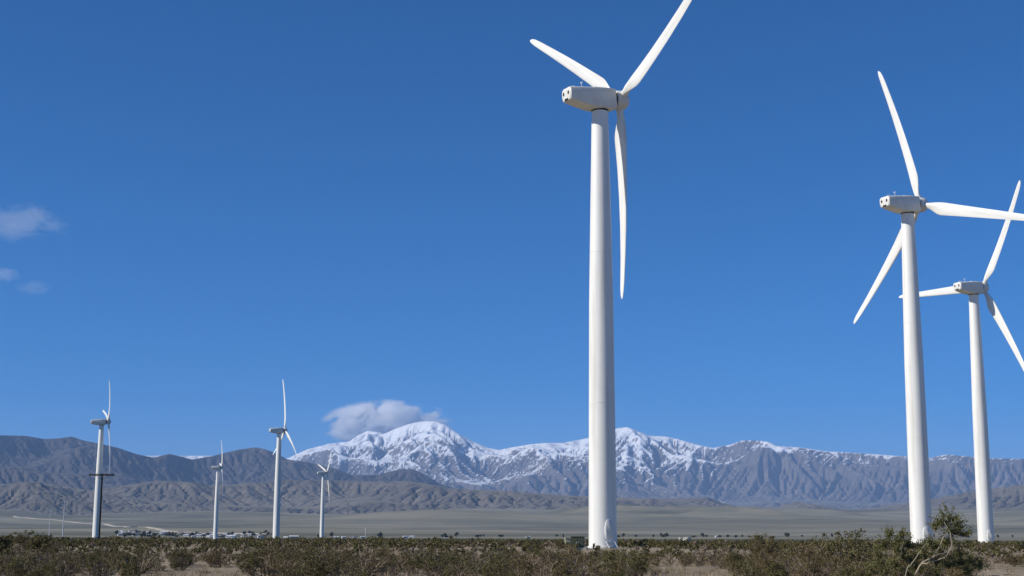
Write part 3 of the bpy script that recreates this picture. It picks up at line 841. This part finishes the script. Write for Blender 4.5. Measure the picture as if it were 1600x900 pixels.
# the tall pale-stemmed shrub
def tall_shrub():
    Y = 52.0; r = np.random.default_rng(9)
    x0, _, _ = at(1428, 880, Y); z0 = float(zg(x0, Y))
    def P(px, py, dy=0.0):
        a = at(px, py, Y); return np.array([a[0] - x0, dy, a[2] - z0])
    lim = [[(1424, 925, 0), (1428, 903, 0), (1438, 882, -.05), (1457, 869, -.1), (1466, 857, -.1), (1475, 838, 0), (1484, 822, .05), (1490, 806, .1)],
           [(1457, 869, -.1), (1472, 866, .1), (1488, 862, .3), (1488, 846, .35), (1484, 834, .3), (1494, 820, .3), (1502, 815, .35)],
           [(1438, 882, 0), (1450, 878, -.3), (1470, 872, -.5), (1482, 850, -.5), (1478, 830, -.45), (1470, 815, -.4)],
           [(1420, 925, .1), (1421, 900, .2), (1424, 880, .3), (1418, 862, .35), (1425, 845, .4)],
           [(1392, 925, .3), (1396, 890, .3), (1400, 862, .25), (1398, 842, .3), (1393, 828, .3)],
           [(1396, 890, .3), (1408, 868, .1), (1412, 845, .0), (1407, 828, 0)],
           [(1405, 925, -.2), (1412, 890, -.3), (1425, 870, -.5), (1438, 852, -.6), (1446, 838, -.6)],
           [(1475, 838, 0), (1460, 828, .1), (1456, 816, .2)], [(1484, 822, .05), (1500, 830, -.1), (1508, 832, -.2)],
           [(1440, 925, .4), (1452, 898, .5), (1470, 886, .6), (1492, 880, .7), (1505, 860, .8)]]
    t = empty('tall_shrub', (x0, Y, z0), 'tall open shrub with pale bent branches before the second turbine tower', 'shrub')
    for i, L in enumerate(lim):
        pts = np.array([P(*q) for q in L]); s = np.linspace(0, 1, len(pts)); q = np.linspace(0, 1, len(pts) * 3)
        pts = np.stack([np.interp(q, s, pts[:, k]) for k in range(3)], 1) + r.normal(size=(len(q), 3)) * .014
        r0 = .040 if i == 0 else .028 if i in (1, 2) else .020
        link('branch', MB().tube(pts, np.linspace(r0, .009, len(pts)), 7).mesh('branch', True), M['pale_stem'], t)
    cl = [(1488, 801, .2, 14), (1472, 810, 0, 13), (1500, 813, .3, 12), (1506, 829, -.1, 8), (1483, 820, -.2, 13), (1462, 818, .1, 9), (1494, 826, .2, 9),
          (1394, 829, .3, 9), (1408, 829, 0, 8), (1425, 846, .4, 10), (1446, 840, -.5, 10), (1416, 862, .2, 12), (1438, 858, -.4, 12), (1462, 848, .3, 10), (1385, 845, .3, 8),
          (1400, 850, .1, 9), (1480, 842, .2, 9), (1505, 858, .6, 12), (1470, 872, .5, 12), (1400, 875, .1, 14), (1440, 880, .3, 13), (1490, 875, .6, 13), (1420, 890, .1, 14), (1378, 862, .4, 12), (1384, 885, .2, 14), (1366, 880, .5, 12), (1450, 862, .5, 11), (1512, 872, .8, 12), (1530, 868, 1.0, 12), (1545, 876, 1.0, 12), (1520, 886, .7, 13), (1430, 868, .6, 12), (1408, 842, .2, 8), (1478, 856, .7, 11), (1466, 888, .2, 13)]
    cents = []; mb = MB()
    for px, py, dy, rad in cl:
        c = P(px, py, dy); rr = rad * 1.3 * Y / F_PX
        for k in range(12):
            d = r.normal(size=3); d /= np.linalg.norm(d); d[2] = abs(d[2]) * .8
            b = branch(c - d * rr * .3 + np.array([0, 0, -rr * .5]), d, rr * r.uniform(1.0, 1.9), 3, r, .35)
            mb.tube(b, np.linspace(.008, .003, 4), 3, cap=False)
            m = int(46 + 2 * rad); q = r.random(m) * 3; ii = np.minimum(q.astype(int), 2); qq = (q - ii)[:, None]
            cents.append(b[ii] * (1 - qq) + b[ii + 1] * qq + r.normal(size=(m, 3)) * .035)
    link('twigs', mb.mesh('twigs'), M['stem'], t)
    v, f = leaf_quads(np.concatenate(cents), .055, r)
    link('foliage', mesh_np('foliage', v, f), M['leaf_light'], t)
tall_shrub()
def fallen_branch():
    Y = 74.0; x0, _, _ = at(1562, 893, Y); z0 = float(zg(x0, Y)); r = np.random.default_rng(4)
    t = empty('fallen_branch', (x0, Y, z0), 'bare pale dead branch lying on the sandy opening at right', 'branch')
    k = Y / F_PX
    main = [(-26 * k, -.2, .05), (-12 * k, -.1, .16), (0, 0, .12), (14 * k, .1, .22), (20 * k, .1, .15), (24 * k, .0, .04)]
    link('bough', MB().tube(main, [.03, .038, .045, .04, .03, .018], 7).mesh('bough', True), M['pale_stem'], t)
    for p, q in (((-12 * k, -.1, .16), (-20 * k, .3, .45)), ((0, 0, .12), (8 * k, -.4, .05)), ((5 * k, 0, .15), (-3 * k, .4, .42))):
        link('side_branch', MB().tube([p, (np.array(p) + q) / 2 + [0, .05, .05], q], [.022, .017, .008], 5).mesh('side_branch', True), M['pale_stem'], t)
fallen_branch()

# trees of the village and the plain, small and far
def make_far_tree(seed, h, w):
    r = np.random.default_rng(seed); mb = MB()
    mb.tube([(0, 0, -.4), (.1, 0, h * .35), (0, .1, h * .7)], [.28, .2, .08], 6)
    c = []
    for k in range(9):
        an = r.uniform(0, 6.28); q = np.array([math.cos(an) * w * r.uniform(.1, .42), math.sin(an) * w * r.uniform(.1, .42), h * r.uniform(.42, .88)])
        mb.tube([(0, 0, h * .3), q * .6 + [0, 0, h * .12], q], [.1, .07, .03], 4, cap=False)
        c.append(q + r.normal(size=(60, 3)) * [w * .15, w * .15, h * .10])
    v, f = leaf_quads(np.concatenate(c), .95, r)
    a, b = mb.mesh('trunk'), mesh_np('crown', v, f)
    a.materials.append(M['stem']); b.materials.append(M['leaf_tree']); return a, b
TREES = [make_far_tree(300 + k, h, w) for k, (h, w) in enumerate(((5.5, 6), (7, 5), (4.5, 6.5), (8, 3.2)))]
tr = random.Random(8); k = 0
tree_px = [(tr.uniform(178, 420), 834 + tr.uniform(0, 7)) for _ in range(62)] + [(tr.uniform(430, 1150), 840.2 + tr.uniform(-.6, 1.2)) for _ in range(34)] + [(tr.uniform(1090, 1600), 840 + tr.uniform(-.5, 1.5)) for _ in range(26)]
for px, py in tree_px:
    x, y = on_ground(px, min(py, 841.5), 1250, 4200)
    if any(math.hypot(x - a, y - b) < 9 for a, b in spots): continue
    t = empty('far_tree', (x, y, float(zg(x, y))), 'small dark tree dotted about the far plain and village' , 'tree', 'small dark trees on the far plain', tr.uniform(0, 6.28))
    q = tr.choice(TREES); s = tr.uniform(.6, 1.1); t.scale = (s, s, s)
    link('trunk', q[0], None, t); link('crown', q[1], None, t)

# the rest of the shrubs, past counting: one mass
def mass(name, pts, hs, nq, size, r, mat, label, cat, flat=.8, ns=0):
    C = []; S = []
    for (x, y), h in zip(pts, hs):
        k = max(2, nq // 22)
        az = r.uniform(0, 6.28, k); rad = h * flat * np.sqrt(r.random(k)) * r.uniform(.7, 1.15)
        cc = np.stack([np.cos(az) * rad, np.sin(az) * rad, h * (r.uniform(.3, 1.0, k) - .25 * (rad / (h * flat)) ** 2)], 1)
        q = cc[r.integers(0, k, nq)] + r.normal(size=(nq, 3)) * [.13 * h * flat, .13 * h * flat, .10 * h]
        q[:, 2] = np.abs(q[:, 2])
        C.append(q + [x, y, 0])
    C = np.concatenate(C); C[:, 2] += zg(C[:, 0], C[:, 1])
    v, f = leaf_quads(C, size, r, .5, .6)
    o = link(name, mesh_np(name, v, f), mat, kind='stuff', label=label, cat=cat)
    return o
mr = np.random.default_rng(77)
p1 = scatter(1150, 100, 240, 1.9, .41)
mass('shrubland_middle', p1, mr.triangular(.35, .55, 1.1, len(p1)), 230, .15, mr, M['leaf'], 'olive creosote scrub covering the flat around the turbine bases', 'scrub')
p1b = scatter(1300, 100, 240, 1.2, .41)
mass('dry_scrub', p1b, mr.uniform(.3, .7, len(p1b)), 80, .17, mr, M['dry'], 'brown dry scrub between the creosote around the turbine bases', 'scrub')
p2 = scatter(4000, 240, 640, 2.5, .43)
mass('shrubland_far', p2, mr.triangular(.4, .6, 1.3, len(p2)), 42, .42, mr, M['leaf'], 'olive scrub thinning out beyond the near turbines', 'scrub', 1.2)
p3 = scatter(6500, 640, 1700, 3.5, .44)
mass('shrubland_distant', p3, mr.triangular(.5, .8, 1.7, len(p3)), 14, .9, mr, M['leaf'], 'dark strip of distant scrub below the village', 'scrub', 2.2)

# dry grass and sticks on the sand
def litter():
    r = np.random.default_rng(31); V = []; Fq = []; n = 0
    pts = []
    for a, b, w, d in CLEAR[:7]:
        m = 24
        pts.append(np.stack([a + r.normal(size=m) * w * .7, b + r.normal(size=m) * d * .6], 1))
    y = np.sqrt(r.uniform(55 ** 2, 120 ** 2, 700)); t = r.uniform(-.39, .39, 700)
    pts.append(np.stack([t * y, y], 1)); pts = np.concatenate(pts)
    pts = np.repeat(pts, 26, 0) + r.normal(size=(len(pts) * 26, 2)) * .13
    m = len(pts); z = zg(pts[:, 0], pts[:, 1])
    base = np.stack([pts[:, 0], pts[:, 1], z - .02], 1)
    h = r.uniform(.10, .36, m); lean = r.normal(size=(m, 2)) * .17
    tip = base + np.stack([lean[:, 0], lean[:, 1], h], 1)
    an = r.uniform(0, 6.28, m); off = np.stack([np.cos(an), np.sin(an), an * 0], 1) * .012
    v = np.stack([base - off, base + off, tip], 1).reshape(-1, 3)
    link('dry_grass', mesh_np('dry_grass', v, np.arange(3 * m).reshape(-1, 3)), M['straw'], kind='stuff', label='pale dry grass tufts on the sand between the shrubs', cat='grass')
litter()

# ------------------------------------------------------------------ air and clouds
def box_obj(name, lo, hi, mat, **kw):
    lo, hi = np.array(lo, float), np.array(hi, float)
    return link(name, MB().box((lo + hi) / 2, hi - lo).mesh(name), mat, **kw)
hz = NT('air')
pv = hz.n('ShaderNodeVolumePrincipled')
pv.inputs['Color'].default_value = (0.37, 0.60, 1.0, 1)
pv.inputs['Density'].default_value = 3.1e-5
pv.inputs['Anisotropy'].default_value = 0.0
hz.l(pv.outputs[0], hz.out.inputs['Volume'])
zmin = float(zg(GX, GY).min())
box_obj('haze', (GX.min() - 200, GY.min() - 200, zmin - 1.0), (GX.max() + 200, GY.max() + 200, 2500), hz.m, kind='stuff')

def cloud(name, px, py, Y, w_px, h_px, dep, dens, noise_scale, seed, label, lo=.54, hi=.76):
    x, y, z = at(px, py, Y); k = Y / F_PX
    rx, rz, ry = w_px / 2 * k, h_px / 2 * k, dep / 2
    n = 24; rings = []
    for i in range(1, 12):
        a = math.pi * i / 12
        an = np.linspace(0, 2 * np.pi, n, endpoint=False)
        rings.append(np.stack([math.sin(a) * np.cos(an) * rx, math.sin(a) * np.sin(an) * ry, np.full(n, -math.cos(a) * rz)], 1))
    t = NT(name + '_vapour'); o = t.obj()
    nrm = t.map(o, (1 / rx, 1 / ry, 1 / rz))
    ln = t.n('ShaderNodeVectorMath', operation='LENGTH'); t.l(nrm, ln.inputs[0])
    edge = t.math('SUBTRACT', 1.0, ln.outputs['Value'], True)
    ns = t.noise(t.map(o, (1 / rx, 1 / rx, 1.6 / rx), (seed, seed * 2, 0)), noise_scale, 9, .68, .5)
    d = t.ramp(t.math('ADD', ns, t.math('MULTIPLY', edge, .38)), lo, hi)
    d = t.math('MULTIPLY', t.math('MULTIPLY', d, t.ramp(edge, 0.0, .45)), dens)
    v = t.n('ShaderNodeVolumePrincipled'); v.inputs['Color'].default_value = (.995, .995, .995, 1); v.inputs['Anisotropy'].default_value = .2
    t.l(d, v.inputs['Density']); t.l(v.outputs[0], t.out.inputs['Volume'])
    ob = link('cloud', MB().loft(rings).mesh('cloud'), t.m, label=label, cat='cloud')
    ob.location = (x, y, z)
cloud('peak_cloud', 606, 664, 47000, 226, 86, 1700, .035, 2.6, 3, 'white cloud sitting behind the snowy peak')
cloud('wisp', 22, 349, 26000, 220, 80, 600, .0011, 2.6, 7, 'thin wispy cloud at the left edge, largest of three')
cloud('wisp_small', 6, 429, 26000, 70, 34, 350, .0013, 2.4, 11, 'tiny faint cloud wisp touching the left edge')
cloud('wisp_faint', 52, 449, 26000, 80, 32, 350, .0008, 2.4, 15, 'faintest small cloud wisp, lowest of three')
